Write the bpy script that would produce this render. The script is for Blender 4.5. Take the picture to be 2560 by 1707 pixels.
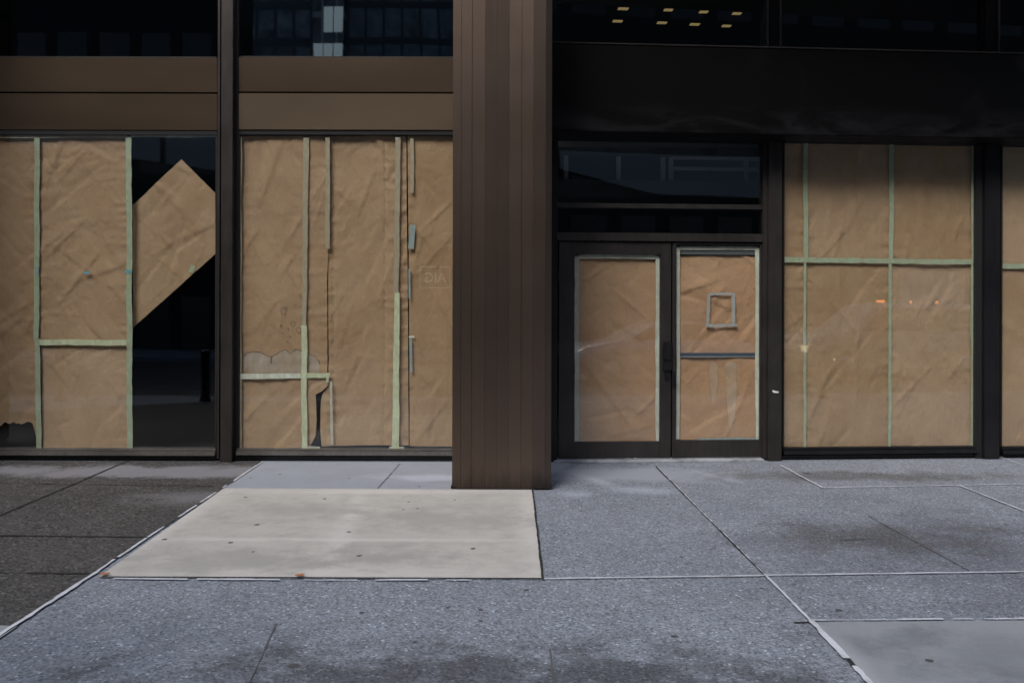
import bpy, bmesh, math, random
import numpy as np
from mathutils import Vector, noise as mnoise
from mathutils.geometry import delaunay_2d_cdt

# ------------------------------------------------------------------ camera, sky, sun
for _o in list(bpy.data.objects): bpy.data.objects.remove(_o)
S = bpy.context.scene
COL = S.collection
F, D, H, HOR = 2560*32/36.0, 9.25, 1.54, 775.0
ROLL = math.radians(0.15)
cd = bpy.data.cameras.new('camera'); cam = bpy.data.objects.new('camera', cd); COL.objects.link(cam)
cd.lens = 32; cd.sensor_width = 36; cd.shift_y = -(853.5-HOR)/2560
cd.clip_start = 0.05; cd.clip_end = 500
cam.location = (0, -D, H); cam.rotation_euler = (math.pi/2, -ROLL, 0)
S.camera = cam

SUN_AZ, SUN_EL = math.radians(28), math.radians(48)      # azimuth: to the left of the camera's back
W = bpy.data.worlds.new('World'); S.world = W; W.use_nodes = True
wn = W.node_tree.nodes; wl = W.node_tree.links
sky = wn.new('ShaderNodeTexSky'); sky.sky_type = 'NISHITA'; sky.sun_disc = False
sky.sun_elevation = SUN_EL; sky.sun_rotation = math.pi + SUN_AZ
sky.air_density = 1.0; sky.dust_density = 3.0; sky.ozone_density = 1.0
bg = wn['Background']; bg.inputs['Strength'].default_value = 0.092
wl.new(sky.outputs[0], bg.inputs['Color'])
sd = bpy.data.lights.new('sun', 'SUN'); sun = bpy.data.objects.new('sun', sd); COL.objects.link(sun)
sd.energy = 1.25; sd.angle = math.radians(24); sd.color = (1.0, 0.965, 0.92)
_to = Vector((-math.sin(SUN_AZ)*math.cos(SUN_EL), -math.cos(SUN_AZ)*math.cos(SUN_EL), math.sin(SUN_EL)))
sun.rotation_euler = _to.to_track_quat('Z', 'Y').to_euler()
S.view_settings.view_transform = 'Standard'; S.view_settings.look = 'None'
S.view_settings.gamma = 1; S.view_settings.exposure = 0.98
S.cycles.transparent_max_bounces = 16

# ------------------------------------------------------------------ geometry of the view
def ray(px, py):
    x, y = (px-1280)/F, (HOR-py)/F
    c, s = math.cos(ROLL), math.sin(ROLL)
    return x*c - y*s, x*s + y*c
def ground(px, py):
    dx, dz = ray(px, py); d = -H/dz
    return (dx*d, d-D)
class Plane:
    """a vertical wall plane: u along it, o into the building, z up"""
    def __init__(s, ox, oy, th):
        s.O = (ox, oy); s.th = th
        s.e = (math.cos(th), math.sin(th)); s.n = (-math.sin(th), math.cos(th))
    def uz(s, px, py, o=0.0):
        dx, dz = ray(px, py)
        cx, cy = 0-s.O[0], -D-s.O[1]
        t = (o-(cx*s.n[0]+cy*s.n[1]))/(dx*s.n[0]+s.n[1])
        X, Y = cx+dx*t, cy+t
        return (X*s.e[0]+Y*s.e[1], H+dz*t)
    def place(s, ob):
        ob.location = (s.O[0], s.O[1], 0); ob.rotation_euler = (0, 0, s.th)
L = Plane(0, 0, 0)
_x0 = ray(1385, 700)[0]*D
R = Plane(_x0, 0, math.radians(4.0))

# ------------------------------------------------------------------ object helpers
def link(name, me, mat=None, parent=None):
    o = bpy.data.objects.new(name, me); COL.objects.link(o)
    if mat: me.materials.append(mat)
    if parent: o.parent = parent
    return o
def tag(o, label=None, cat=None, group=None, kind=None):
    if label: o['label'] = label
    if cat: o['category'] = cat
    if group: o['group'] = group
    if kind: o['kind'] = kind
    return o
def empty(name, loc=(0,0,0), rz=0, parent=None):
    o = bpy.data.objects.new(name, None); COL.objects.link(o)
    o.location = loc; o.rotation_euler = (0,0,rz); o.empty_display_size = .2
    if parent: o.parent = parent
    return o
def pydata(name, v, f, mat, parent=None, smooth=False):
    me = bpy.data.meshes.new(name); me.from_pydata(v, [], f); me.update()
    if smooth:
        for p in me.polygons: p.use_smooth = True
    return link(name, me, mat, parent)
def boxes(name, bl, mat, parent=None, bevel=0.004, plane=None):
    """several boxes (x0,x1,y0,y1,z0,z1) joined into one mesh"""
    bm = bmesh.new()
    for b in bl:
        x0,x1,y0,y1,z0,z1 = b
        r = bmesh.ops.create_cube(bm, size=1.0)
        for v in r['verts']:
            v.co = Vector(((x0+x1)/2+v.co.x*(x1-x0), (y0+y1)/2+v.co.y*(y1-y0), (z0+z1)/2+v.co.z*(z1-z0)))
    if bevel:
        bmesh.ops.bevel(bm, geom=bm.edges[:], offset=bevel, segments=2, affect='EDGES', clamp_overlap=True)
    me = bpy.data.meshes.new(name); bm.to_mesh(me); bm.free()
    o = link(name, me, mat, parent)
    if plane: plane.place(o)
    return o
def prism(name, pts, y0, y1, mat, parent=None, bevel=0.0, axis='y'):
    """outline pts (a,b) extruded along an axis: y -> (a, y, b); z -> (a, b, z); x -> (x, a, b)"""
    bm = bmesh.new()
    def co(a, b, t): return {'y': (a,t,b), 'z': (a,b,t), 'x': (t,a,b)}[axis]
    A = [bm.verts.new(co(a,b,y0)) for a,b in pts]; B = [bm.verts.new(co(a,b,y1)) for a,b in pts]
    n = len(pts)
    bm.faces.new(A); bm.faces.new(B[::-1])
    for i in range(n): bm.faces.new((A[i], B[i], B[(i+1)%n], A[(i+1)%n]))
    bmesh.ops.recalc_face_normals(bm, faces=bm.faces[:])
    if bevel: bmesh.ops.bevel(bm, geom=bm.edges[:], offset=bevel, segments=2, affect='EDGES', clamp_overlap=True)
    me = bpy.data.meshes.new(name); bm.to_mesh(me); bm.free()
    return link(name, me, mat, parent)
def lathe(name, prof, mat, parent=None, n=20):
    v=[];f=[]
    for r,z in prof:
        for k in range(n): a=2*math.pi*k/n; v.append((r*math.cos(a), r*math.sin(a), z))
    for i in range(len(prof)-1):
        for k in range(n): f.append((i*n+k, i*n+(k+1)%n, (i+1)*n+(k+1)%n, (i+1)*n+k))
    f.append(tuple(range(n))[::-1]); f.append(tuple(range((len(prof)-1)*n, len(prof)*n)))
    return pydata(name, v, f, mat, parent, True)

# ------------------------------------------------------------------ materials
class Mat:
    def __init__(s, name):
        s.m = bpy.data.materials.new(name); s.m.use_nodes = True
        s.t = s.m.node_tree; s.n = s.t.nodes; s.b = s.n['Principled BSDF']
        s.co = s.n.new('ShaderNodeTexCoord').outputs['Object']
        s._pos = None
    def new(s, k): return s.n.new('ShaderNode'+k)
    def lk(s, a, b): s.t.links.new(a, b)
    def set(s, **kw):
        for k, v in kw.items():
            k = k.replace('_', ' ')
            s.b.inputs[k].default_value = (*v, 1) if isinstance(v, tuple) else v
        return s
    def world(s):
        if s._pos is None: s._pos = s.new('NewGeometry').outputs['Position']
        return s._pos
    def mapping(s, src, scale):
        n = s.new('Mapping'); n.inputs['Scale'].default_value = scale; s.lk(src, n.inputs['Vector']); return n.outputs[0]
    def noise(s, scale, detail=4, rough=.55, src=None, typ='FBM', dist=0):
        n = s.new('TexNoise'); n.noise_type = typ
        n.inputs['Scale'].default_value = scale; n.inputs['Detail'].default_value = detail
        n.inputs['Roughness'].default_value = rough; n.inputs['Distortion'].default_value = dist
        s.lk(src if src else s.co, n.inputs['Vector']); return n.outputs['Fac'] if 'Fac' in n.outputs else n.outputs[0]
    def voro(s, scale, feat='F1', out='Distance', src=None):
        n = s.new('TexVoronoi'); n.feature = feat; n.inputs['Scale'].default_value = scale
        s.lk(src if src else s.co, n.inputs['Vector']); return n.outputs[out]
    def rng(s, v, a, b, c=0.0, d=1.0, smooth=False):
        n = s.new('MapRange'); n.interpolation_type = 'SMOOTHSTEP' if smooth else 'LINEAR'
        for i, x in enumerate((a,b,c,d)): n.inputs[1+i].default_value = x
        s.lk(v, n.inputs[0]); return n.outputs[0]
    def math(s, op, a, b=None):
        n = s.new('Math'); n.operation = op
        for i, x in enumerate((a,b)):
            if x is None: continue
            if isinstance(x, (int,float)): n.inputs[i].default_value = x
            else: s.lk(x, n.inputs[i])
        return n.outputs[0]
    def mix(s, fac, a, b, mode='MIX'):
        n = s.new('Mix'); n.data_type = 'RGBA'; n.blend_type = mode
        for sock, x in ((n.inputs[0],fac),(n.inputs[6],a),(n.inputs[7],b)):
            if isinstance(x, tuple): sock.default_value = (*x,1)
            elif isinstance(x, (int,float)): sock.default_value = x
            else: s.lk(x, sock)
        return n.outputs[2]
    def color(s, c): s.lk(c, s.b.inputs['Base Color']); return s
    def rough(s, c): s.lk(c, s.b.inputs['Roughness']); return s
    def bump(s, h, strength=.3, dist=.01):
        n = s.new('Bump'); n.inputs['Strength'].default_value = strength; n.inputs['Distance'].default_value = dist
        s.lk(h, n.inputs['Height']); s.lk(n.outputs[0], s.b.inputs['Normal']); return s
    # masks laid out on the ground in metres
    def blob(s, c, rx, ry, soft=.5, wob=.35, scale=2.5, ang=0.0):
        p = s.world()
        nz = s.new('TexNoise'); nz.inputs['Scale'].default_value = scale; nz.inputs['Detail'].default_value = 5
        nz.inputs['Roughness'].default_value = .65
        s.lk(p, nz.inputs['Vector'])
        m = s.new('Mapping'); m.vector_type = 'TEXTURE'
        m.inputs['Location'].default_value = (c[0], c[1], 0); m.inputs['Rotation'].default_value = (0,0,ang)
        m.inputs['Scale'].default_value = (rx, ry, 100)
        s.lk(p, m.inputs['Vector'])
        ln = s.new('VectorMath'); ln.operation = 'LENGTH'; s.lk(m.outputs[0], ln.inputs[0])
        n3 = s.new('TexNoise'); n3.inputs['Scale'].default_value = 26; n3.inputs['Detail'].default_value = 5; n3.inputs['Roughness'].default_value = .75
        s.lk(p, n3.inputs['Vector'])
        d = s.math('ADD', s.math('ADD', ln.outputs['Value'], s.rng(nz.outputs[0], .3, .7, -wob, wob)), s.rng(n3.outputs[0], .3, .7, -.22, .22))
        return s.rng(d, 1-soft, 1+soft*.4, 1, 0, True)
    def line(s, a, b, w, soft=.6, wob=.03):
        p = s.world()
        cx, cy = (a[0]+b[0])/2, (a[1]+b[1])/2; ln = math.hypot(b[0]-a[0], b[1]-a[1])/2
        return s.blob((cx,cy), max(ln,.01)*1.15, w, soft, .25, 3, math.atan2(b[1]-a[1], b[0]-a[0]))

def lin(r, g, b):
    f = lambda c: (c/255/12.92 if c <= 10 else ((c/255+.055)/1.055)**2.4)
    return (f(r), f(g), f(b))

def metal(name, col, rough=.42, metallic=.55, streak=.25, scale=2.0, ani=(3,3,.35)):
    m = Mat(name); m.set(Metallic=metallic)
    n1 = m.noise(scale, 5, .6); n2 = m.noise(9, 4, .6, m.mapping(m.co, ani))
    k = m.math('MULTIPLY', m.rng(n1, .3, .7, 1-streak, 1+streak), m.rng(n2, .3, .7, 1-streak*.5, 1+streak*.5))
    mx = m.new('VectorMath'); mx.operation = 'SCALE'; mx.inputs[0].default_value = col; m.lk(k, mx.inputs['Scale'])
    m.color(mx.outputs[0]); m.rough(m.rng(n2, .3, .7, rough-.025, rough+.03))
    m.bump(m.noise(60, 2), .04, .002)
    return m.m
M = {}
M['bronze'] = metal('bronze_cladding', (.150,.108,.074), .30, .8, .06, .5, (.06,.5,.25))
M['bronze_skylit'] = metal('bronze_skylit_spandrel', (.20,.148,.10), .32, .75, .06, .5, (.06,.5,.25))  # paler copy of the bronze: sky light on the tilted panel put into colour
M['bronze_dark'] = metal('dark_bronze_frame', (.050,.044,.042), .38)
M['sill_metal'] = metal('sky_sheen_metal', (.17,.16,.15), .34)  # paler than the frames: sky highlight on the sill put into its colour
M['black_frame'] = metal('black_frame', (.022,.022,.024), .36)
M['gap'] = Mat('shadow_gap_black').set(Base_Color=(.006,.006,.007), Roughness=.8).m

def column_mat():
    m = Mat('column_bronze'); m.set(Metallic=.9)
    n1 = m.noise(1.6, 5, .6); n2 = m.noise(14, 5, .65, m.mapping(m.co, (2.5,2.5,.22)))
    base = m.mix(m.rng(n1, .3, .7), (.138,.102,.080), (.168,.127,.102))
    base = m.mix(m.rng(n2, .45, .72, 0, .22), base, (.11,.085,.07))
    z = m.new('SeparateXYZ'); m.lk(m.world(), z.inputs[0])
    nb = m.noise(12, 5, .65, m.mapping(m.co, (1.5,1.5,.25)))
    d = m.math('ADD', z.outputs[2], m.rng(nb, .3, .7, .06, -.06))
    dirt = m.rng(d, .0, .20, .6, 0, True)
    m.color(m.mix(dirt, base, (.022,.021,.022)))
    m.rough(m.rng(n2, .3, .7, .33, .37)); m.bump(m.noise(80,2), .03, .002)
    return m.m
M['column'] = column_mat()
def beam_mat():
    m = Mat('black_fascia'); m.set(Metallic=.1); m.b.inputs['Specular IOR Level'].default_value = .18
    n1 = m.noise(1.1, 6, .6, dist=.6); n2 = m.noise(22, 5, .7, m.mapping(m.co, (1,1,.12)))
    z = m.new('SeparateXYZ'); m.lk(m.world(), z.inputs[0])
    n3 = m.noise(3.2, 6, .7, m.mapping(m.co, (.35,1,1.2)), dist=1.2)
    low = m.math('MULTIPLY', m.rng(z.outputs[2], 3.33, 3.62, 1, 0, True), m.rng(n3, .42, .66, 0, .8))
    dust = m.math('MAXIMUM', m.rng(n1, .55, .78, 0, .4), low)
    m.color(m.mix(dust, (.0012,.0012,.0013), (.010,.0095,.012)))
    m.rough(m.rng(dust, 0, 1, .42, .65)); return m.m
M['fascia'] = beam_mat()

def paper_mat(name, a, b):
    m = Mat(name); m.set(Roughness=.72); m.b.inputs['Specular IOR Level'].default_value = .25
    oi = m.new('ObjectInfo').outputs['Random']
    n1 = m.noise(1.3, 4, .6); n2 = m.noise(140, 2, .5, m.mapping(m.co, (1,1,.25)))
    c = m.mix(m.rng(n1, .3, .7), a, b)
    c = m.mix(m.rng(n2, .35, .75, 0, .16), c, (.12,.075,.04))
    c = m.mix(m.rng(m.noise(2.3, 5, .6, dist=.7), .42, .72, 0, .38), c, tuple(x*k for x,k in zip(a,(.86,.74,.66))))
    c = m.mix(m.rng(m.noise(3.1, 4, .6, m.mapping(m.co,(1.3,1,.5))), .5, .75, 0, .30), c, tuple(x*k for x,k in zip(b,(1.0,1.03,.96))))
    hsv = m.new('HueSaturation'); m.lk(c, hsv.inputs['Color'])
    m.lk(m.rng(oi, 0, 1, .93, 1.06), hsv.inputs['Value']); m.lk(m.rng(oi, 0, 1, 1.06, .94), hsv.inputs['Saturation'])
    m.color(hsv.outputs[0])
    w = m.noise(7, 5, .55, typ='RIDGED_MULTIFRACTAL', dist=.4)
    m.bump(m.math('ADD', m.math('MULTIPLY', w, .35), m.math('MULTIPLY', m.noise(30, 3, .5, m.mapping(m.co,(1,1,.6)), dist=.5), .6)), .75, .010)
    return m.m
M['paper'] = paper_mat('kraft_paper', (.400,.267,.165), (.465,.322,.206))
M['paper_door'] = paper_mat('kraft_paper_warm', (.50,.305,.185), (.55,.355,.22))
def tape_mat(name, c):
    m = Mat(name); m.set(Roughness=.55)
    n = m.noise(30, 4, .6, m.mapping(m.co, (1,1,.5)))
    n2 = m.noise(5, 5, .65, m.mapping(m.co, (2,1,1)))
    cc = m.mix(m.rng(n,.3,.7), tuple(x*.84 for x in c), tuple(min(1,x*1.14) for x in c))
    m.color(m.mix(m.rng(n2,.4,.75,.08,.5), cc, (.40,.28,.18)))
    m.bump(m.math('ADD', m.noise(90, 3), m.noise(22, 4, .6)), .45, .003); return m.m
M['tape'] = tape_mat('green_masking_tape', (.36,.45,.32))
M['tape_bright'] = tape_mat('bright_masking_tape', (.58,.65,.45))
M['tape_white'] = tape_mat('pale_masking_tape', (.66,.71,.62))
M['tape_faded'] = tape_mat('faded_masking_tape', (.38,.345,.25))
M['tape_edge'] = tape_mat('grey_border_tape', (.50,.52,.46))
M['tape_grey'] = tape_mat('grey_duct_tape', (.40,.42,.42))
M['tape_teal'] = tape_mat('teal_tape', (.27,.38,.40))
M['tape_blue'] = tape_mat('blue_painter_tape', (.10,.42,.58))
M['stain'] = None
def glass_mat(name, boost=1.5, tint=(.93,.96,.95)):
    m = Mat(name); m.n.remove(m.b)
    tr = m.new('BsdfTransparent'); tr.inputs['Color'].default_value = (*tint,1)
    gl = m.new('BsdfGlossy'); gl.inputs['Roughness'].default_value = .015
    gl.inputs['Color'].default_value = (.95,.98,1,1)
    ge = m.new('NewGeometry'); dt = m.new('VectorMath'); dt.operation = 'DOT_PRODUCT'
    m.lk(ge.outputs['Incoming'], dt.inputs[0]); m.lk(ge.outputs['Normal'], dt.inputs[1])
    sch = m.math('POWER', m.math('SUBTRACT', 1.0, m.math('ABSOLUTE', dt.outputs['Value'])), 5.0)
    fac = m.math('MULTIPLY', m.math('ADD', m.math('MULTIPLY', sch, .96), .04), boost)
    bp = m.new('Bump'); bp.inputs['Strength'].default_value = .02; bp.inputs['Distance'].default_value = .05
    m.lk(m.noise(.9, 1), bp.inputs['Height']); m.lk(bp.outputs[0], gl.inputs['Normal'])
    mx = m.new('MixShader'); mx.inputs[0].default_value = .06; m.lk(m.math('MINIMUM', fac, 1.0), mx.inputs[0])
    m.lk(tr.outputs[0], mx.inputs[1]); m.lk(gl.outputs[0], mx.inputs[2])
    m.lk(mx.outputs[0], m.n['Material Output'].inputs['Surface'])
    return m.m
M['glass'] = glass_mat('window_glass', 2.4)
M['glass_dark'] = glass_mat('tinted_glass', 2.8, (.45,.5,.52))
def plain(name, c, r=.6, **k): return Mat(name).set(Base_Color=c, Roughness=r, **k).m
M['int'] = plain('interior_dark', (.035,.038,.042), .8)
M['int_floor'] = plain('interior_floor', (.015,.015,.016), .6)
M['int_light'] = plain('interior_ceiling', (.10,.11,.115), .9)
def emit(name, c, s):
    m = Mat(name); m.set(Base_Color=c, Roughness=.5); m.b.inputs['Emission Color'].default_value = (*c,1)
    m.b.inputs['Emission Strength'].default_value = s; return m.m
M['lamp'] = emit('lit_downlight', (1.0,.70,.30), .22)

# ------------------------------------------------------------------ ground
def concrete(name, a, b, speck=.5, spscale=88, dirt=(.09,.085,.08), dirtamt=.35, rough=.8):
    m = Mat(name); p = m.world(); m.set(Roughness=rough)
    n1 = m.noise(.9, 6, .6, p); n2 = m.noise(5, 6, .65, p)
    c = m.mix(m.rng(n1,.3,.7), a, b)
    c = m.mix(m.rng(n2,.45,.75,0,dirtamt), c, dirt)
    if speck:
        v = m.new('TexVoronoi'); v.inputs['Scale'].default_value = spscale; m.lk(p, v.inputs['Vector'])
        bw = m.new('SeparateColor'); m.lk(v.outputs['Color'], bw.inputs[0])
        big = m.noise(24, 3, .7, p)
        light = m.math('MULTIPLY', m.rng(bw.outputs[0], .72, .98, 0, speck), m.rng(big,.35,.65,.25,1))
        dark = m.rng(bw.outputs[1], .50, .95, 0, speck*1.1)
        c = m.mix(dark, c, tuple(x*.42 for x in a))
        c = m.mix(light, c, tuple(min(.6, x*1.75+.02) for x in b))
        v2 = m.new('TexVoronoi'); v2.inputs['Scale'].default_value = spscale*.5; m.lk(p, v2.inputs['Vector'])
        b2 = m.new('SeparateColor'); m.lk(v2.outputs['Color'], b2.inputs[0])
        c = m.mix(m.math('MULTIPLY', m.rng(b2.outputs[2], .955,.985,0,speck*.8), m.rng(v2.outputs['Distance'],.25,.35,1,0)), c, tuple(min(.8,x*2.6+.05) for x in b))
        m.bump(m.math('ADD', m.voro(spscale, src=p), m.noise(40,3,src=p)), .25, .004)
    else:
        g1 = m.noise(95, 4, .7, p); g2 = m.noise(14, 6, .7, p, dist=.5)
        c = m.mix(m.rng(g1, .35, .7, 0, .35), c, tuple(x*.72 for x in a))
        c = m.mix(m.rng(g2, .55, .72, 0, .35), c, tuple(x*.8 for x in a))
        m.bump(m.math('ADD', g1, g2), .12, .003)
    m.c = c
    return m
G = ground
def fin(m): m.color(m.c); return m.m
mw = concrete('sidewalk_concrete', (.180,.205,.242), (.228,.254,.296), .8)
# smoother pale apron along the building, dirty stains in front and at the right, broad darker areas
mw.c = mw.mix(mw.blob(G(1530,1185), 1.25, .42, .5, .3), mw.c, (.27,.30,.35))
for a_,b_,w_ in (((1450,1185),(1545,1222),.07),((1530,1222),(1690,1228),.12),((1740,1178),(1850,1205),.05),((1385,1235),(1480,1238),.10)):
    mw.c = mw.mix(mw.rng(mw.line(G(*a_),G(*b_),w_*1.5,1.0),0,1,0,.42), mw.c, (.44,.49,.58))
mw.c = mw.mix(mw.rng(mw.blob(G(1210,1700), 1.5, .42, .8, .8, 3.6),0,1,0,.9), mw.c, (.36,.35,.34), 'MULTIPLY')
mw.c = mw.mix(mw.rng(mw.blob(G(2240,1345), .95, .50, .8, .7, 2.2),0,1,0,.75), mw.c, (.50,.45,.41), 'MULTIPLY')
mw.c = mw.mix(mw.rng(mw.blob(G(2150,1190), 1.6, .26, .7, .5, 2.4),0,1,0,.85), mw.c, (.52,.48,.43), 'MULTIPLY')
mw.c = mw.mix(mw.rng(mw.blob(G(2600,1420), 1.7, 1.9, .9, .5, 1.5),0,1,0,.8), mw.c, (.60,.60,.62), 'MULTIPLY')  # broad soft darker area at the right edge
mw.c = mw.mix(mw.rng(mw.blob(G(60,1680), 1.2, .9, .9, .5, 2),0,1,0,.8), mw.c, (.58,.60,.64), 'MULTIPLY')  # broad soft darker area at the near left corner
M['walk'] = fin(mw)
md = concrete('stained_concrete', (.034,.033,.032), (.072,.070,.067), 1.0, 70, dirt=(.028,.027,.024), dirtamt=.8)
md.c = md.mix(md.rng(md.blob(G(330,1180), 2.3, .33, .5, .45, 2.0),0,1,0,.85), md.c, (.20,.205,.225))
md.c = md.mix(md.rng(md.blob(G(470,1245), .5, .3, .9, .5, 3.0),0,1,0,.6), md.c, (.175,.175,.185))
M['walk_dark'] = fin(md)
ml = concrete('new_concrete', (.40,.39,.36), (.475,.465,.43), 0, dirt=(.29,.285,.27), dirtamt=.75)
for a,b,w in (((300,1350),(1340,1353),.055), ((905,1235),(810,1435),.10), ((262,1436),(1350,1440),.16), ((1322,1235),(1345,1440),.12), ((560,1230),(1330,1232),.12), ((300,1400),(560,1232),.10)):
    ml.c = ml.mix(ml.rng(ml.line(G(*a),G(*b),w,1.0),0,1,0,.6), ml.c, (.54,.53,.505))
for cx,cy,rx,ry in ((640,1400,1.0,.3),(1130,1300,.8,.35),(900,1395,.5,.2),(760,1280,.6,.25)):
    ml.c = ml.mix(ml.rng(ml.blob(G(cx,cy), rx,ry,.95,.9,3.5),0,1,0,.75), ml.c, (.30,.295,.28))
M['slab_new'] = fin(ml)
mb = concrete('smooth_blue_concrete', (.25,.275,.32), (.30,.33,.38), 0, dirt=(.22,.23,.26), dirtamt=.4)
mb.c = mb.mix(mb.rng(mb.blob(G(1080,1195), .7,.18,.8,.5),0,1,0,.7), mb.c, (.40,.44,.52))
M['slab_blue'] = fin(mb)
mg = concrete('grey_new_concrete', (.225,.243,.265), (.275,.295,.32), 0, dirt=(.22,.225,.24), dirtamt=.45)
for cx,cy,rx,ry in ((2480,1640,.5,.35),(2230,1600,.3,.15),(2350,1690,.3,.12)):
    mg.c = mg.mix(mg.rng(mg.blob(G(cx,cy), rx,ry,.95,.8,3.0),0,1,0,.6), mg.c, (.66,.68,.70), 'MULTIPLY')
mg.c = mg.mix(mg.rng(mg.line(G(2060,1575),G(2250,1800),.08,.95),0,1,0,.5), mg.c, (.36,.38,.41))
M['slab_grey'] = fin(mg)
M['sealant'] = fin(concrete('white_sealant', (.50,.53,.58), (.64,.67,.71), 0, dirt=(.26,.27,.30), dirtamt=.9))
M['joint'] = plain('dark_joint', (.018,.018,.018), .9)
M['joint_soft'] = plain('faint_joint', (.09,.09,.095), .9)

def sheet(name, pts, z, mat, parent=None):
    return pydata(name, [(x,y,z) for x,y in pts], [tuple(range(len(pts)))], mat, parent)
walk = sheet('sidewalk', [(-40,-6.8),(40,-6.8),(40,1.5),(-40,1.5)][0:4], 0, M['walk'])
tag(walk, kind='structure')
def gp(lst): return [G(*p) for p in lst]
def slab(pts, z, mat, label=None):
    p = gp(pts)
    a = sum(p[i][0]*p[(i+1)%len(p)][1]-p[(i+1)%len(p)][0]*p[i][1] for i in range(len(p)))
    if a < 0: p = p[::-1]
    o = sheet('pavement_slab', p, z, mat, walk)
    if label: o['label'] = label
    return o
slab([(655,1154),(0,1590),(-420,1868),(-2200,1868),(-2200,1150)], .004, M['walk_dark'], 'dark stained gritty slabs on the left')
slab([(560,1222),(1330,1226),(1355,1447),(248,1443)], .008, M['slab_new'], 'pale new concrete slab in front of the column')
slab([(657,1150),(1440,1150),(1336,1226),(560,1222)][0:4], .004, M['slab_blue'], 'smooth blue grey slab along the window')
slab([(2030,1556),(3000,1548),(3000,1900),(2370,1900)], .004, M['slab_grey'], 'smooth grey slab in the near right corner')
slab([(-200,1558),(44,1568),(-90,1660),(-300,1660)], .008, M['slab_grey'])
rnd = random.Random(5)
def strip(a, b, w, mat, z=.011, wob=.25, name='joint_sealant', n=None, gaps=()):
    A, B = Vector(G(*a)), Vector(G(*b)); ln = (B-A).length; n = n or max(6, int(ln/.05))
    t = (B-A).normalized(); nn = Vector((-t.y, t.x)); v=[]; f=[]
    off = 0
    for i in range(n+1):
        off = off*.8 + rnd.uniform(-1,1)*w*.12
        p = A+(B-A)*(i/n); h = w/2*(1+rnd.uniform(-wob,wob))
        q1 = p+nn*(h+off); q2 = p-nn*(h-off)
        v += [(q1.x,q1.y,z),(q2.x,q2.y,z)]
    for i in range(n):
        k = (i+.5)/n
        if any(g0<k<g1 for g0,g1 in gaps): continue
        f.append((2*i,2*i+1,2*i+3,2*i+2))
    return pydata(name, v, f, mat, walk)
SE, JO, JS = M['sealant'], M['joint'], M['joint_soft']
strip((-60,1630),(242,1432),.024,SE,gaps=((.40,.42),(.83,.845)))
strip((242,1432),(365,1348),.018,SE,gaps=((.3,.42),(.7,.75)))
strip((368,1346),(655,1157),.016,SE,gaps=((.10,.2),(.33,.36),(.5,.56),(.60,.66)))
strip((-60,1631),(655,1157),.015,JO,z=.009,name='pavement_joint')
strip((250,1445),(1353,1449),.016,JO,z=.0085,name='pavement_joint')
strip((285,1449),(700,1452),.022,SE,gaps=((.2,.24),(.45,.5)))
strip((760,1453),(1180,1453),.018,SE,wob=.5,gaps=((.33,.42),(.75,.85)))
strip((1331,1224),(1357,1452),.013,JO,z=.012,name='pavement_joint')
strip((1360,1450),(1914,1442),.016,SE); strip((1916,1441),(2760,1429),.014,SE)
strip((1912,1438),(2028,1556),.016,SE); strip((2028,1556),(2118,1650),.028,SE); strip((2118,1650),(2136,1669),.022,JO,name='pavement_joint'); strip((2136,1669),(2330,1880),.026,SE)
strip((1640,1167),(1912,1439),.016,JO,z=.009,name='pavement_joint'); strip((1644,1170),(1912,1439),.006,SE,wob=.8)
strip((2028,1554),(2760,1548),.012,SE,wob=.8,gaps=((.275,.285),(.37,.38),(.46,.475),(.56,.57)))
strip((1950,1164),(2056,1221),.018,SE); strip((2056,1221),(2700,1209),.014,SE,wob=.4)
strip((2400,1216),(2760,1358),.014,SE,wob=.4); strip((2480,1137),(2700,1212),.012,SE)
strip((-400,1462),(330,1149),.018,JO,z=.009,name='pavement_joint')
strip((-300,1206),(552,1217),.014,JO,z=.009,name='pavement_joint',wob=.6)
strip((-300,1337),(366,1345),.022,JO,z=.009,name='pavement_joint',wob=.6)
strip((-300,1433),(236,1436),.016,JO,z=.009,name='pavement_joint',wob=.8)
strip((2170,1290),(2425,1428),.010,JS,z=.004,name='pavement_joint',wob=.7)
strip((2080,1350),(2330,1344),.010,JS,z=.004,name='pavement_joint',wob=.8)
strip((1374,1622),(1388,1760),.010,JS,z=.004,name='pavement_joint',wob=.7)
strip((690,1560),(600,1760),.006,JS,z=.004,name='pavement_joint',wob=.7)
strip((1000,1160),(944,1222),.010,JS,z=.007,name='pavement_joint',wob=.7)
strip((1985,1557),(2026,1555),.02,JO,z=.004,name='pavement_joint')

# road, kerb and the far side of the street (seen in the glass)
M['asphalt'] = fin(concrete('asphalt', (.045,.047,.05), (.06,.062,.066), .3, 60, dirt=(.03,.03,.032)))
road = sheet('road', [(-60,-20),(60,-20),(60,-7.0),(-60,-7.0)], -.15, M['asphalt']); tag(road, kind='structure')
M['kerb'] = fin(concrete('kerb_stone', (.22,.22,.22), (.27,.27,.27), .2))
tag(boxes('kerb', [(-40,40,-7.0,-6.8,-.4,.003)], M['kerb'], bevel=.015), kind='structure')
fw = boxes('far_sidewalk', [(-60,60,-26,-20,-.4,.0)], M['walk'], bevel=.01); tag(fw, kind='structure')
tag(sheet('ground', [(-150,-150),(150,-150),(150,150),(-150,150)], -.45, M['asphalt']), kind='structure')

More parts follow.
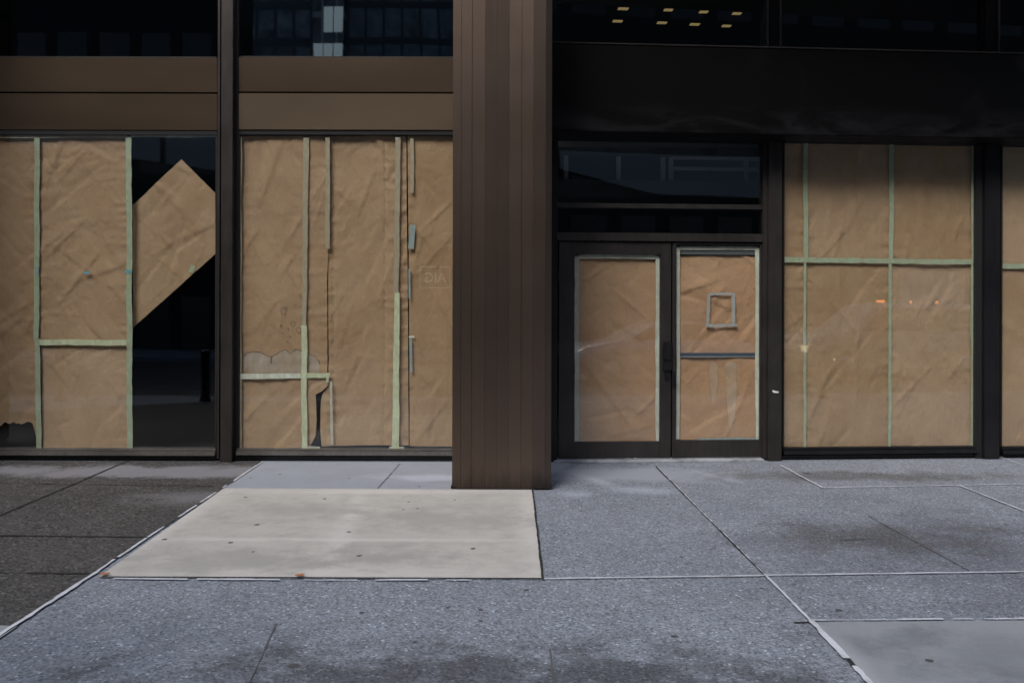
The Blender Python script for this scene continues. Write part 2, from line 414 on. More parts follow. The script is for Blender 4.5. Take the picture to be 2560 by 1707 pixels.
# ------------------------------------------------------------------ the building
B = empty('office_building', (0,0,0))
tag(B, 'dark bronze office building with papered shop windows, double doors and a ribbed column', 'building')
def pbox(P, x0, x1, y0, y1, o0, o1, ref=None):
    """box on plane P whose front face (at o0) covers the given photo rectangle"""
    my, mx = (y0+y1)/2, (x0+x1)/2
    u0 = P.uz(x0, my, o0)[0]; u1 = P.uz(x1, my, o0)[0]
    z1 = P.uz(mx, y0, o0)[1]; z0 = P.uz(mx, y1, o0)[1]
    return (u0, u1, o0, o1, z0, z1)
def onz(b, z0=None, z1=None):
    b = list(b)
    if z0 is not None: b[4] = z0
    if z1 is not None: b[5] = z1
    return tuple(b)
ZT = 6.6
def part(name, bl, mat, P, parent=B, bevel=.004, label=None):
    o = boxes(name, bl, mat, parent, bevel)
    if parent is B: P.place(o)
    if label: o['label'] = label
    return o
def pane(P, x0, x1, y0, y1, mat, parent, o=0.0, z1=None):
    b = pbox(P, x0, x1, y0, y1, o, o+.008)
    if z1: b = onz(b, None, z1)
    u0,u1,_,_,z0,zz = b
    return pydata('pane', [(u0,o,z0),(u1,o,z0),(u1,o,zz),(u0,o,zz)], [(0,1,2,3)], mat, parent)

# -- left of the column
XL = -7.6
def lx(px): return L.uz(px, 700)[0]
def rx_(px): return R.uz(px, 700)[0]
def lz(py, px=560): return L.uz(px, py)[1]
# mullion between the two left bays, running full height
part('mullion', [onz(pbox(L,552,581,0,1150,-.10,.10), 0, ZT)], M['bronze_dark'], L)
part('mullion', [onz(pbox(L,543,549,0,1148,-.045,.09), .03, ZT)], M['bronze_dark'], L, bevel=.002)
part('mullion', [onz(pbox(L,581.8,594,0,1150,-.02,.09), .02, ZT)], M['gap'], L, bevel=.002)
part('mullion', [onz(pbox(L,-300,-262,0,1150,-.10,.10), 0, ZT)], M['bronze_dark'], L)
# spandrels
def spandrel(x0,x1,y0,y1,o,tilt,mat,P=L):
    u0,u1,o0,o1,z0,z1 = pbox(P,x0,x1,y0,y1,o,o+.08)
    o_ = prism('spandrel_panel', [(o-tilt*0, z1),(o+.09,z1),(o+.09,z0),(o-tilt,z0)], u0, u1, mat, B, .004, axis='x')
    P.place(o_); return o_
spandrel(-262,543,145,230,-.03,-.012,M['bronze']); spandrel(-262,543,234,325,-.03,-.010,M['bronze'])
spandrel(596,1160,145,230,-.03,-.012,M['bronze']); spandrel(596,1160,234,325,-.03,-.006,M['bronze_skylit'])
part('backing_panel', [pbox(L,-262,543,146,338,.062,.12), pbox(L,596,1160,146,338,.062,.12)], M['gap'], L, bevel=0)
# shop windows: frame > pane, sill
def shop_window(P, x0, x1, ytop, ysill, zkick=.0, sill_h=(1119,1137), frame='sill_metal'):
    u0,u1,_,_,z0,z1 = pbox(P, x0, x1, ytop, ysill, .0, .01)
    fr = boxes('shop_window', [(u0,u1,-.012,.05,z1-.0,z1+.05),(u0-.001,u0+.018,-.010,.05,z0,z1-.001),(u1-.018,u1+.001,-.010,.05,z0,z1-.001)], M['gap'], B, .002)
    P.place(fr)
    pydata('pane', [(u0+.004,0,z0-.01),(u1-.004,0,z0-.01),(u1-.004,0,z1+.01),(u0+.004,0,z1+.01)], [(0,1,2,3)], M['glass'], fr)
    s = pbox(P, x0, x1, sill_h[0], sill_h[1], -.06, .09)
    boxes('sill', [(u0,u1,-.06,.09,s[4],s[4]+.045),(u0,u1,-.035,.09,s[4]+.046,s[5])], M[frame], fr, .005)
    boxes('kick_plate', [(u0,u1,-.015,.08,.012,s[4]-.012)], M['black_frame'], fr, .003)
    return fr
shop_window(L, -262, 543, 338, 1121, sill_h=(1122,1139))
shop_window(L, 595, 1160, 338, 1121, sill_h=(1123,1139))
# upper windows
def upper_window(P, x0, x1, ysill, mat='glass_dark'):
    u0,u1,_,_,z0,_z = pbox(P, x0, x1, 0, ysill, .02, .03)
    fr = boxes('upper_window', [(u0,u1,.0,.08,z0-.03,z0+.002)], M['bronze_dark'], B, .002); P.place(fr)
    pydata('pane', [(u0,.02,z0),(u1,.02,z0),(u1,.02,ZT),(u0,.02,ZT)], [(0,1,2,3)], M[mat], fr)
    return fr
upper_window(L, -262, 543, 143); upper_window(L, 594, 1200, 143)

# -- the column: pressed strips with lighter splayed corners
YC = -1.46
C = Plane(0, YC, 0)
edges = [1131,1152,1179,1212,1242,1272,1303,1333,1364,1379]
ex = [C.uz(e, 700)[0] for e in edges]
offs = [(.020,.0),(.0045,.0),(.007,.001),(.002,.0075),(.001,.0065),(.0055,.0),(.007,.0012),(.0,.0045),(.0,.016)]
prof = []
for i in range(9):
    prof.append((ex[i]+(.0007 if i else 0), YC+offs[i][0])); prof.append((ex[i+1]-(.0007 if i<8 else 0), YC+offs[i][1]))
    if i < 8: prof.append((ex[i+1], YC+.0085))
xr, xl = ex[-1], ex[0]; dep = .86
for k in range(0, 7):
    y = YC+.016+(dep-.03)*(k/6.0)
    if k: prof.append((xr-.0+(.0 if k%2 else -.004), y))
prof += [(xr-.02,YC+dep),(xl+.02,YC+dep)]
for k in range(6, 0, -1):
    y = YC+.02+(dep-.03)*(k/6.0); prof.append((xl+(.0 if k%2 else .004), y))
colo = prism('column', prof, .012, ZT, M['column'], B, 0, axis='z')
colo['label'] = 'brown ribbed metal column standing in front of the facade'
boxes('column_base', [(xl-.01,xr+.008,YC+.012,YC+dep-.02,.0085,.030)], M['gap'], colo, .003)  # dark joint under the column, its black doubling as contact shadow

# unseen overhangs and a second column, added to shade both sides of the front
part('shade_overhang', [(xl, 9.5, -.95, -.06, 5.0, ZT-.01)], M['bronze_dark'], L, bevel=.01)
boxes('column', [(-6.75,-5.9,YC,YC+.86,.012,ZT)], M['column'], B, .02)  # added out of view to shade the left edge
part('shade_overhang', [(-14,-5.88, -1.44, -.16, 4.9, ZT-.01)], M['bronze_dark'], L, bevel=.01)
# -- right of the column
TH0, TH1 = 606, 1152
_f = pbox(R,1340,2440,121,336,-.42,.10)
part('fascia_beam', [(_f[0],_f[1]+3.2)+_f[2:]], M['fascia'], R, bevel=.006)
FB = pbox(R,1340,2440,121,336,-.42,.10)
boxes('fascia_lip', [(FB[0],FB[1]+3.2,-.425,-.30,FB[5]+.003,FB[5]+.02)], M['bronze_dark'], bpy.data.objects['fascia_beam'], .004)
zb = FB[4]                                       # underside of the beam
def rpost(x0,x1,o0,o1,z0=0,z1=None,mat='black_frame',name='mullion',bevel=.004):
    b = pbox(R,x0,x1,400,1150,o0,o1); return part(name,[onz(b,z0,z1 if z1 else zb-.004)],M[mat],R,bevel=bevel)
rpost(1372,1394,-.03,.10); 
rpost(1921,1955,-.09,.10,mat='bronze_dark'); rpost(1907,1920,-.05,.10,mat='bronze_dark',z0=.02)
rpost(2462,2500,-.09,.10); rpost(2440,2461,-.04,.10,mat='gap')
rpost(2960,3000,-.09,.10)
# upper row right
zt_ = FB[5]
for x0,x1,mt in ((1917,1923,'sill_metal'),(1925,1948,'bronze_dark'),(1949,1955,'sill_metal'),(2464,2492,'bronze_dark'),(2495,2501,'sill_metal')):
    b = pbox(R,x0,x1,0,100,-.06 if mt=='bronze_dark' else -.08,.08); part('mullion',[onz(b,zt_+.004,ZT)],M[mt],R,bevel=.002)
def upper_r(x0,x1):
    u0,u1 = R.uz(x0,60,.02)[0], R.uz(x1,60,.02)[0]
    fr = boxes('upper_window', [(u0,u1,-.03,.08,zt_-.02,zt_+.012)], M['black_frame'], B, .002); R.place(fr)
    pydata('pane', [(u0,.02,zt_+.0),(u1,.02,zt_+.0),(u1,.02,ZT),(u0,.02,ZT)], [(0,1,2,3)], M['glass_dark'], fr)
upper_r(1330,1919); upper_r(1953,2465); upper_r(2499,3100)
# transom over the doors
tb = pbox(R,1392,1908,509,521,-.04,.06)
zl1 = R.uz(1650,583,-.03)[1]; zl0 = R.uz(1650,604,-.03)[1]
u0,u1 = tb[0],tb[1]
tw = boxes('transom_window', [(u0,u1,-.03,.06,tb[4],tb[5])], M['bronze_dark'], B, .003); R.place(tw)
pydata('pane', [(u0,.0,tb[5]-.01),(u1,.0,tb[5]-.01),(u1,.0,zb+.02),(u0,.0,zb+.02)], [(0,1,2,3)], M['glass'], tw)
pydata('pane', [(u0,.0,zl1-.01),(u1,.0,zl1-.01),(u1,.0,tb[4]+.01),(u0,.0,tb[4]+.01)], [(0,1,2,3)], M['glass_dark'], tw)
part('lintel', [(u0,u1,-.05,.08,zl0,zl1)], M['bronze_dark'], R, bevel=.004)
# doors: stiles and rails > pane, handle, push bar
def door(xo0, xo1, xg0, xg1, yg0, yg1, ybot=1149):
    a = pbox(R, xo0, xo1, 606, ybot, -.025, .03); g = pbox(R, xg0, xg1, yg0, yg1, -.025, .03)
    zt, zbm = zl0-.006, .035
    d = boxes('door', [(a[0],g[0],-.025,.03,zbm,zt),(g[1],a[1],-.025,.03,zbm,zt),(g[0]-.001,g[1]+.001,-.024,.029,g[5],zt-.001),(g[0]-.001,g[1]+.001,-.024,.029,zbm+.001,g[4])], M['bronze_dark'], B, .003)
    R.place(d)
    pydata('pane', [(g[0]-.003,.0,g[4]-.003),(g[1]+.003,.0,g[4]-.003),(g[1]+.003,.0,g[5]+.003),(g[0]-.003,.0,g[5]+.003)], [(0,1,2,3)], M['glass'], d)
    return d, g
door1, g1 = door(1397,1677.5,1436,1650,636,1104)
door2, g2 = door(1681,1906,1690,1900,613,1100)
hb = pbox(R,1659,1680,855,926,-.060,-.0255)
boxes('handle', [hb, pbox(R,1661,1677,858,900,-.075,-.061), pbox(R,1663,1674,938,950,-.040,-.0255)], M['black_frame'], door1, .004)
hb = pbox(R,1680.5,1688,928,962,-.065,-.045)
boxes('handle', [hb, pbox(R,1681,1687,930,935,-.0445,-.0255), pbox(R,1681,1687,955,960,-.0445,-.0255)], M['black_frame'], door2, .003)
M['bar'] = plain('navy_push_bar', (.075,.09,.115), .35, Metallic=.3)
M['bar_edge'] = plain('push_bar_edge', (.35,.36,.36), .4)
pb = boxes('push_bar', [pbox(R,1700,1889,882,890,.016,.05)], M['bar'], door2, .002)
boxes('bar_edge', [pbox(R,1700,1889,890.5,892.5,.016,.045)], M['bar_edge'], door2, .0005)
boxes('head_strip', [pbox(R,1701,1888,626,637,.020,.03)], plain('grey_head_strip',(.11,.12,.12),.6), door2, .001)
for yy in (690, 870, 1060):
    b = pbox(R,1393.5,1398,yy-16,yy+16,-.04,-.0255); boxes('hinge', [b], M['black_frame'], door1, .002)
th = part('threshold', [(u0-.02,u1,-.10,.06,.0,.022),(u0-.02,u1,-.02,.05,.0225,.034)], fin(concrete('worn_threshold',(.34,.36,.40),(.50,.52,.56),0,dirt=(.07,.07,.07),dirtamt=.9)), R, bevel=.004)
# right shop windows
shop_window(R, 1956, 2440, 344, 1119, sill_h=(1118,1135), frame='black_frame')
shop_window(R, 2501, 2960, 344, 1119, sill_h=(1116,1134), frame='black_frame')
rb = pbox(R,1956,2960,340,352,-.02,.06)
# walls closing the shell, interior
part('wall', [(XL-6,XL+.02,-.02,.3,0,ZT),(XL-6,9.5,.0,.3,ZT,11)], M['bronze_dark'], L, bevel=0)
bx = rx_(2985)
part('wall', [(bx+.02,bx+9,-.02,.3,0,ZT)], M['black_frame'], R, bevel=0)
z2 = lz(143)
part('interior_wall', [(XL-.2,9.5,8.0,8.2,0,6.6),(XL-.3,XL-.1,.35,8,0,6.6),(9.4,9.6,1.2,8,0,6.6)], M['int'], L, bevel=0)
part('interior_floor', [(XL-.2,9.5,.34,8,-.2,.012)], M['int_floor'], L, bevel=0)
part('interior_ceiling', [(XL-.2,-.0,.14,8,lz(338)+.02,z2-.06),(0.005,9.5,.75,8,lz(338)+.02,z2-.06)], M['int_light'], L, bevel=0)
part('interior_ceiling', [(XL-.2,9.5,.6,8,6.02,6.2)], M['int'], L, bevel=0)

# downlights inside the upper storey, hung below its ceiling
Z_CE = 6.0
def ceil_pt(px, py):
    dx, dz = ray(px, py); t = (Z_CE-.03-H)/dz; return (dx*t, t-D, Z_CE-.03)
lights = [(1558,23,26,'first in the far row beside the column'),(1671,26,22,'second in the upper row from the column'),(1753,31,9,'short one left of its twin in the upper row'),(1764,31,12,'short one right of its twin in the upper row'),(1842,35,22,'last in the upper row nearest the mullion'),
          (1544,54,24,'first in the lower row beside the column'),(1655,58,24,'second in the lower row from the column'),(1737,62,24,'third in the lower row from the column'),(1816,66,22,'last in the lower row nearest the mullion')]
for px,py,w,txt in lights:
    x,y,z = ceil_pt(px,py); sw = w*(y+D)/F/2
    e = empty('ceiling_light', (x,y,z), R.th)
    tag(e, 'small lit yellow ceiling light, '+txt, 'ceiling light', 'lit ceiling lights behind the upper right window')
    boxes('lamp_housing', [(-sw-.012,sw+.012,-.06,.06,.006,.03)], M['black_frame'], e, .003)
    boxes('diffuser', [(-sw,sw,-.045,.045,-.006,.0055)], M['lamp'], e, .003)

# railing dimly visible through the transom
M['rail'] = plain('grey_steel_rail', (.6,.6,.6), .5)
def railing():
    e = empty('stair_railing', (0,0,0)); tag(e, 'grey steel railing dimly seen through the glass above the doors', 'railing')
    o = 1.3; ul = lambda px: R.uz(px,400,o)[0]; zz = lambda py: R.uz(1750,py,o)[1]
    for x0 in (1415,1546,1657,1677,1865):
        ztop = zz(355); b = boxes('post', [(ul(x0)-.025,ul(x0)+.025,o-.025,o+.025,zz(455),ztop)], M['rail'], e, .004); R.place(b)
    for y in (367,397,424):
        b = boxes('rail', [(ul(1680),ul(1890),o-.06,o-.026,zz(y)-.02,zz(y)+.02)], M['rail'], e, .004); R.place(b)
    b = boxes('landing', [(ul(1330),ul(1960),o-.15,o+1.2,zz(500),zz(458))], M['int_light'], e, .004); R.place(b)
railing()

# ------------------------------------------------------------------ paper and tape
class Sheet:
    def __init__(s, P, outline, seed, o=.026, amp=1.0, edges=(), dens=16, ang=55, folds=()):
        s.P, s.o, s.seed = P, o, seed
        s.out = [P.uz(x, y, o) for x, y in outline]
        us = [p[0] for p in s.out]; zs = [p[1] for p in s.out]
        s.bb = (min(us),max(us),min(zs),max(zs)); s.amp = amp
        r = random.Random(seed); w, h = s.bb[1]-s.bb[0], s.bb[3]-s.bb[2]
        s.cr = []
        for i in range(int(max(5, w*h*dens))):
            an = r.choice((-1,1))*math.radians(r.gauss(ang,14))
            s.cr.append((r.uniform(s.bb[0],s.bb[1]), r.uniform(s.bb[2],s.bb[3]), math.cos(an), math.sin(an), r.uniform(.10,.55), r.uniform(.010,.032), r.choice((-1,1))*r.uniform(.003,.0105)*amp))
        for i in range(int(max(4, w*h*dens*1.6))):
            an = r.uniform(0, math.pi)
            s.cr.append((r.uniform(s.bb[0],s.bb[1]), r.uniform(s.bb[2],s.bb[3]), math.cos(an), math.sin(an), r.uniform(.04,.16), r.uniform(.006,.014), r.choice((-1,1))*r.uniform(.0015,.004)*amp))
        s.cr = np.array(s.cr)
        s.edges = [P.uz(e, 700, o)[0] for e in edges]
        s.folds = [P.uz(e, 700, o)[0] for e in folds]
    def disp(s, u, z):
        c = s.cr
        du, dz = u-c[:,0], z-c[:,1]
        a = du*c[:,2]+dz*c[:,3]; d = -du*c[:,3]+dz*c[:,2]
        win = np.clip(1-(a/c[:,4])**2, 0, 1)
        k = np.where(d > 0, 1-d/(4*c[:,5]), 1+d/c[:,5])
        v = float((np.clip(k,0,1)*win*c[:,6]).sum())
        n = mnoise.noise(Vector((u*1.7, z*1.1, s.seed*3.1)))*.012 + mnoise.noise(Vector((u*4+z*2, z*3-u*2, s.seed*1.7+9)))*.006
        v += n*s.amp
        for sc, am in ((6.5,.0080),(13.0,.0055),(24.0,.0022)):
            wx = mnoise.noise(Vector((u*2.6, z*2.6, s.seed+.3)))*.16; wz = mnoise.noise(Vector((u*2.6+7, z*2.6, s.seed+.7)))*.16
            dd = mnoise.voronoi(Vector(((u+wx)*sc*1.15, (z+wz)*sc*.8, s.seed*5.3)))[0]
            k = mnoise.noise(Vector((u*1.9, z*1.9, s.seed*2.2+sc)))
            v += min(.55, dd[1]-dd[0])*am*s.amp*max(.15, .55+1.1*k)
        for e in s.edges:
            q = abs(u-e)
            if q < .25: v += .015*s.amp*mnoise.noise(Vector((e*3, z*17, s.seed)))*math.exp(-q/.07)
        for e in s.folds:
            q = u-e-mnoise.noise(Vector((e, z*1.3, 5)))*.012
            v += (-.011 if q < 0 else -.004)*math.exp(-abs(q)/.011)*(1+.6*mnoise.noise(Vector((e,z*3,8))))
        v -= .004
        return max(-.012, min(.034, v))
    def mesh(s, outline=None, step=.020, lift=0.0, holes=()):
        out = outline or s.out
        us = [p[0] for p in out]; zs = [p[1] for p in out]
        pts = [Vector(p) for p in out]; n = len(pts); r = random.Random(s.seed+77)
        # subdivide the outline so that its edge can buckle
        ring = []
        for i in range(n):
            a, b = pts[i], pts[(i+1)%n]; k = max(1, int((b-a).length/step))
            for j in range(k): ring.append(a+(b-a)*(j/k))
        nr = len(ring); vs = ring[:]
        nx, nz = int((max(us)-min(us))/step)+1, int((max(zs)-min(zs))/step)+1
        arr = np.array([(p.x,p.y) for p in ring]); nxt = np.roll(arr,-1,0)
        for i in range(1, nx):
            for j in range(1, nz):
                x = min(us)+i*step+r.uniform(-.3,.3)*step; z = min(zs)+j*step+r.uniform(-.3,.3)*step
                c = (arr[:,1] > z) != (nxt[:,1] > z)
                if not c.any(): continue
                xi = (nxt[c,0]-arr[c,0])*(z-arr[c,1])/(nxt[c,1]-arr[c,1])+arr[c,0]
                if (x < xi).sum() % 2 and np.hypot(arr[:,0]-x, arr[:,1]-z).min() > step*.45: vs.append(Vector((x,z)))
        for e in s.folds:
            for q in (-.016,-.007,-.002,.003,.009,.018):
                zz = min(zs)+.02
                while zz < max(zs)-.02:
                    x, z = e+q+mnoise.noise(Vector((e, zz*1.3, 5)))*.012, zz; zz += .03
                    c = (arr[:,1] > z) != (nxt[:,1] > z)
                    xi = (nxt[c,0]-arr[c,0])*(z-arr[c,1])/(nxt[c,1]-arr[c,1])+arr[c,0]
                    if (x < xi).sum() % 2 and np.hypot(arr[:,0]-x, arr[:,1]-z).min() > .004: vs.append(Vector((x,z)))
        v2, e2, f2, *_ = delaunay_2d_cdt(vs, [], [list(range(nr))], 1, 1e-5)
        V = [(v.x, s.o-lift-s.disp(v.x, v.y)+.012, v.y) for v in v2]
        return V, [tuple(f) for f in f2]
    def build(s, label, mat='paper', step=.020, group=None):
        V, Fc = s.mesh(step=step)
        o = pydata('paper_sheet', V, Fc, M[mat], None, True); s.P.place(o)
        tag(o, label, 'paper', group); s.ob = o
        return s
    def patch(s, name, outline_uz, mat, lift=.0012, step=.02):
        V, Fc = s.mesh(outline_uz, step, lift)
        return pydata(name, V, Fc, mat, s.ob, True) if False else s._child(name, V, Fc, mat)
    def _child(s, name, V, Fc, mat):
        o = pydata(name, V, Fc, mat, s.ob, True); return o
def q(x0,y0,x1,y1): return [(x0,y0),(x1,y0),(x1,y1),(x0,y1)]
# sheets
p1 = Sheet(L, [(-258,342),(92,342),(92,700),(92,900),(96,1100),(89,1094),(84,1071),(80,1058),(73,1055),(66,1054),(60,1058),(52,1061),(43,1058),(40,1060),(33,1055),(27,1057),(20,1060),(12,1055),(6,1058),(0,1065),(-30,1062),(-80,1068),(-140,1060),(-258,1066)], 1, edges=(92,)).build('brown paper sheet torn ragged along its bottom, at the far left edge')
p2 = Sheet(L, [(97,342),(318,342),(319,853),(97,853)], 2, edges=(97,318), amp=1.2, ang=50).build('tall brown paper sheet left of the dark gap, above the short green tape')
p3 = Sheet(L, [(99,855),(319,855),(322,1122),(106,1122)], 3, edges=(320,), amp=.9).build('short brown paper sheet left of the dark gap, below the short green tape')
p4 = Sheet(L, [(452,398),(537,482),(538,634),(332,818),(331,512)], 4, amp=.9, dens=26, o=.06).build('slipped brown paper sheet hanging askew as a diamond in the dark gap')
p5 = Sheet(L, [(598,340),(822,340),(820,640),(817,700),(818,946),(598,946)], 5, edges=(604,764,818), amp=.95, ang=72).build('upper left brown paper sheet of the middle window, with the water stain')
p6 = Sheet(L, [(598,940),(824,944),(818,966),(803,979),(789,986),(790,1014),(791,1051),(788,1090),(778,1109),(772,1122),(598,1122)], 6, edges=(600,)).build('lower left brown paper sheet of the middle window, torn along its right side')
p7 = Sheet(L, [(812,340),(1015.5,340),(1016.5,520),(1019,700),(1020,940),(1021,1113),(903,1113),(803,1116),(800,1075),(800.6,1026),(802,1002),(806,984),(819,966),(820.5,900),(820,660),(816,610),(812,600)], 7, o=.038, edges=(826,992,1016), amp=1.1, ang=70, folds=(963,834)).build('widest brown paper sheet of the middle window, between its two long tapes')
p8 = Sheet(L, [(1018.5,340),(1160,340),(1160,1117),(1024,1115),(1023,940),(1022,700),(1020,520)], 8, ang=66, edges=(1020,), o=.028).build('brown paper sheet in the middle window tucked against the ribbed column')
p9 = Sheet(R, q(1438,638,1648,1105), 9, amp=1.2, dens=12, ang=38).build('brown paper sheet filling the glass of the left door', 'paper_door')
p10 = Sheet(R, q(1692,639,1898,882), 10, amp=1.4, dens=16, ang=42).build('brown paper sheet in the right door above the navy bar, with a taped rectangle', 'paper_door')
p11 = Sheet(R, q(1692,893,1898,1099), 11, amp=1.2, dens=12, ang=50).build('brown paper sheet in the right door below the navy bar', 'paper_door')
rt = [(1958,2015,'narrow','beside the door mullion'),(2014,2228,'wide','between the two middle green tapes'),(2226,2438,'wide','against the right mullion')]
for i,(a,b,wd,wh) in enumerate(rt):
    Sheet(R, q(a,350,b,652), 20+i, edges=(a,b), amp=1.1, ang=62).build(f'upper {wd} brown paper sheet of the right window, {wh}')
    Sheet(R, q(a,652,b,1119), 30+i, edges=(a,b), amp=.95, ang=60).build(f'lower {wd} brown paper sheet of the right window, {wh}')
Sheet(R, q(2500,350,2960,668), 40, amp=.9).build('upper brown paper sheet cut off by the right edge of the picture', step=.04)
Sheet(R, q(2500,668,2960,1117), 41, amp=.9).build('lower brown paper sheet cut off by the right edge of the picture', step=.04)

# water stains on the paper (children of their sheet)
def stain_mat(name, a, b, sc):
    m = Mat(name); m.set(Roughness=.8)
    m.color(m.mix(m.rng(m.noise(sc, 4, .6, m.mapping(m.co,(1,1,.3))),.35,.65), a, b)); return m.m
st1 = stain_mat('water_stain', (.37,.28,.20), (.44,.375,.31), 12); st2 = stain_mat('stain_rim', (.15,.10,.075), (.22,.15,.11), 30)
top = [(607,893),(618,882),(636,879),(650,881),(660,886),(668,891),(676,893),(684,889),(692,884),(702,878),(714,874),(722,884),(731,880),(740,873),(752,876),(764,880),(776,886),(788,893),(796,902),(799,912)]
tz = [L.uz(x,y,p5.o) for x,y in top]
body = tz + [L.uz(797,933,p5.o), L.uz(609,933,p5.o)]
p5.patch('water_stain', body, st1)
def rim(sh, pts, w, mat, closed=False, name='stain_rim', lift=.002):
    rr = random.Random(3); V=[];Fc=[]; n=len(pts)
    for i,p in enumerate(pts):
        a = Vector(pts[i-1] if (i or closed) else p); b = Vector(pts[(i+1)%n] if (i<n-1 or closed) else p)
        t = (b-a).normalized(); nn = Vector((-t.y,t.x)); h = w/2*rr.uniform(.5,1.4)
        for sg in (1,-1):
            k = Vector(p)+nn*h*sg; V.append((k.x, sh.o-lift-sh.disp(k.x,k.y)+.012, k.y))
    m = n if closed else n-1
    for i in range(m):
        j=(i+1)%n; Fc.append((2*i,2*i+1,2*j+1,2*j))
    return sh._child(name, V, Fc, mat)
def dense(pts, k=6, jit=.004, seed=1):
    rr = random.Random(seed); o=[]
    for a,b in zip(pts[:-1],pts[1:]):
        for j in range(k): t=j/k; o.append((a[0]+(b[0]-a[0])*t+rr.uniform(-jit,jit), a[1]+(b[1]-a[1])*t+rr.uniform(-jit,jit)))
    return o+[pts[-1]]
rim(p5, dense(tz,8,.006), .007, st2)
rim(p5, dense([L.uz(x,y,p5.o) for x,y in ((679,890),(677,900),(676,908))]), .016, st2)
for cx,cy,rd in ((708,778,8),(732,810,6),(746,826,6.5),(714,772,3.5),(702,815,2),(720,823,1.6),(724,842,1.6),(718,855,1.8),(706,832,1.2)):
    c = L.uz(cx,cy,p5.o); r_ = rd/246
    rim(p5, [(c[0]+r_*math.cos(t)*(.85+.2*math.sin(3*t)), c[1]+r_*1.1*math.sin(t)) for t in [k*2*math.pi/22 for k in range(22)]], .007 if rd>3 else .010, stain_mat('ring_stain',(.20,.14,.10),(.26,.18,.13),30) if cx==708 else bpy.data.materials['ring_stain'], True, 'stain_ring')
st3 = stain_mat('drip_rim', (.27,.18,.12), (.36,.25,.16), 30)
sd1 = stain_mat('drip_stain', (.44,.30,.195), (.50,.36,.25), 10)
for x0,x1,y0,y1 in ((1772,1796,906,1015),(1814,1842,904,1075)):
    pts = [R.uz(x,y,p11.o) for x,y in ((x0,y0+8),(x0+6,y0),(x1-6,y0),(x1,y0+8),(x1+1,(y0+y1)/2),(x1-4,y1-30),(x1-9,y1),(x0+8,y1-12),(x0+3,(y0+y1)/2))]
    p11.patch('drip_stain', pts, sd1)
    rim(p11, dense([pts[0],pts[8],pts[7]],8,.003), .004, st3); rim(p11, dense(pts[3:6],8,.003), .004, st3)

trnd = random.Random(11)
def tape(P, a, b, w, mat, label, o=.0105, w2=None, wav=1.5, group=None):
    """strip of tape from pixel a to b, width in photo pixels, lying between paper and glass"""
    A, Bp = Vector(P.uz(*a, o)), Vector(P.uz(*b, o)); ln = (Bp-A).length; n = max(4, int(ln/.035))
    t = (Bp-A).normalized(); nn = Vector((-t.y,t.x)); V=[];Fc=[]; ph = trnd.uniform(0,9)
    for i in range(n+1):
        k = i/n; ww = (w+(w2-w)*k if w2 else w)/246/2
        p = A+(Bp-A)*k + nn*(mnoise.noise(Vector((k*ln*2.2,ph,0)))*.006*wav)
        h1 = ww*(1+mnoise.noise(Vector((k*ln*9,ph,3)))*.12*wav); h2 = ww*(1+mnoise.noise(Vector((k*ln*9,ph,7)))*.12*wav)
        oo = o+mnoise.noise(Vector((k*ln*6,ph,11)))*.0022
        for s_, hh in ((1,h1),(-1,h2)):
            c = p+nn*hh*s_
            V.append((c.x, oo-.0006, c.y)); V.append((c.x, oo+.0006, c.y))
    for i in range(n):
        a0=4*i; b0=4*(i+1)
        Fc += [(a0,a0+2,b0+2,b0),(a0+1,b0+1,b0+3,a0+3),(a0,b0,b0+1,a0+1),(a0+2,a0+3,b0+3,b0+2)]
    e=4*n; Fc += [(0,1,3,2),(e,e+2,e+3,e+1)]
    ob = pydata('tape_strip', V, Fc, M[mat], None); P.place(ob)
    ob.data.validate()
    bm = bmesh.new(); bm.from_mesh(ob.data); bmesh.ops.recalc_face_normals(bm, faces=bm.faces[:]); bm.to_mesh(ob.data); bm.free()
    return tag(ob, label, 'tape', group)
# left window
tape(L,(93,342),(91,850),13,'tape','long green tape nearest the left edge of the picture, its upper length')
tape(L,(92,846),(98,1121),13,'tape','long green tape nearest the left edge of the picture, its lower length')
tape(L,(322,342),(324,1122),14,'tape','long green tape along the left side of the dark gap')
tape(L,(98,855),(316,856),14,'tape_bright','short level green tape joining the two long tapes of the left window')
tape(L,(-258,340),(318,341),8,'tape_faded','level tape along the top of the left window papers')
tape(L,(327,340),(538,339),9,'tape_white','pale level tape across the top of the dark gap')
tape(L,(91,667),(91,688),9,'tape_teal','dark teal scrap on the long tape at the far left',o=.008)
tape(L,(209,681),(224,680),6,'tape_blue','bright blue scrap of tape in the middle of the brown paper',o=.008)
tape(L,(313,680),(327,680),7,'tape_blue','bright blue scrap of tape on the long tape beside the dark gap',o=.007)
tape(L,(482,664),(477,681),12,'tape','small pale green scrap at the lower edge of the slipped diamond sheet',o=.032)
# middle window
tape(L,(600,342),(599,1121),9,'tape_faded','faded tape down the left edge of the middle window')
tape(L,(765,344),(760,816),14,'tape_faded','faded upper length of the left tape of the middle window',w2=11)
tape(L,(760,814),(761,1122),14,'tape_bright','bright green lower length of the left tape of the middle window',o=.008)
tape(L,(818,344),(819,622),11,'tape_faded','faded tape right of the left tape, ending half way down the middle window')
tape(L,(600,940),(752,938),13,'tape_white','pale level tape under the water stain')
tape(L,(768,939),(824,940),12,'tape_bright','short crumpled pale tape right of the upright tape under the water stain',wav=2.5)
tape(L,(819,940),(819,956),7,'tape_bright','little folded tape end hanging at the top of the tear')
tape(L,(828,953),(830,1111),6,'tape_edge','thin grey green tape right of the torn black slit')
tape(L,(995,346),(990,735),13,'tape_faded','faded upper length of the right tape of the middle window')
tape(L,(992,732),(988,1123),13,'tape_bright','bright green lower length of the right tape of the middle window',o=.008,w2=18)
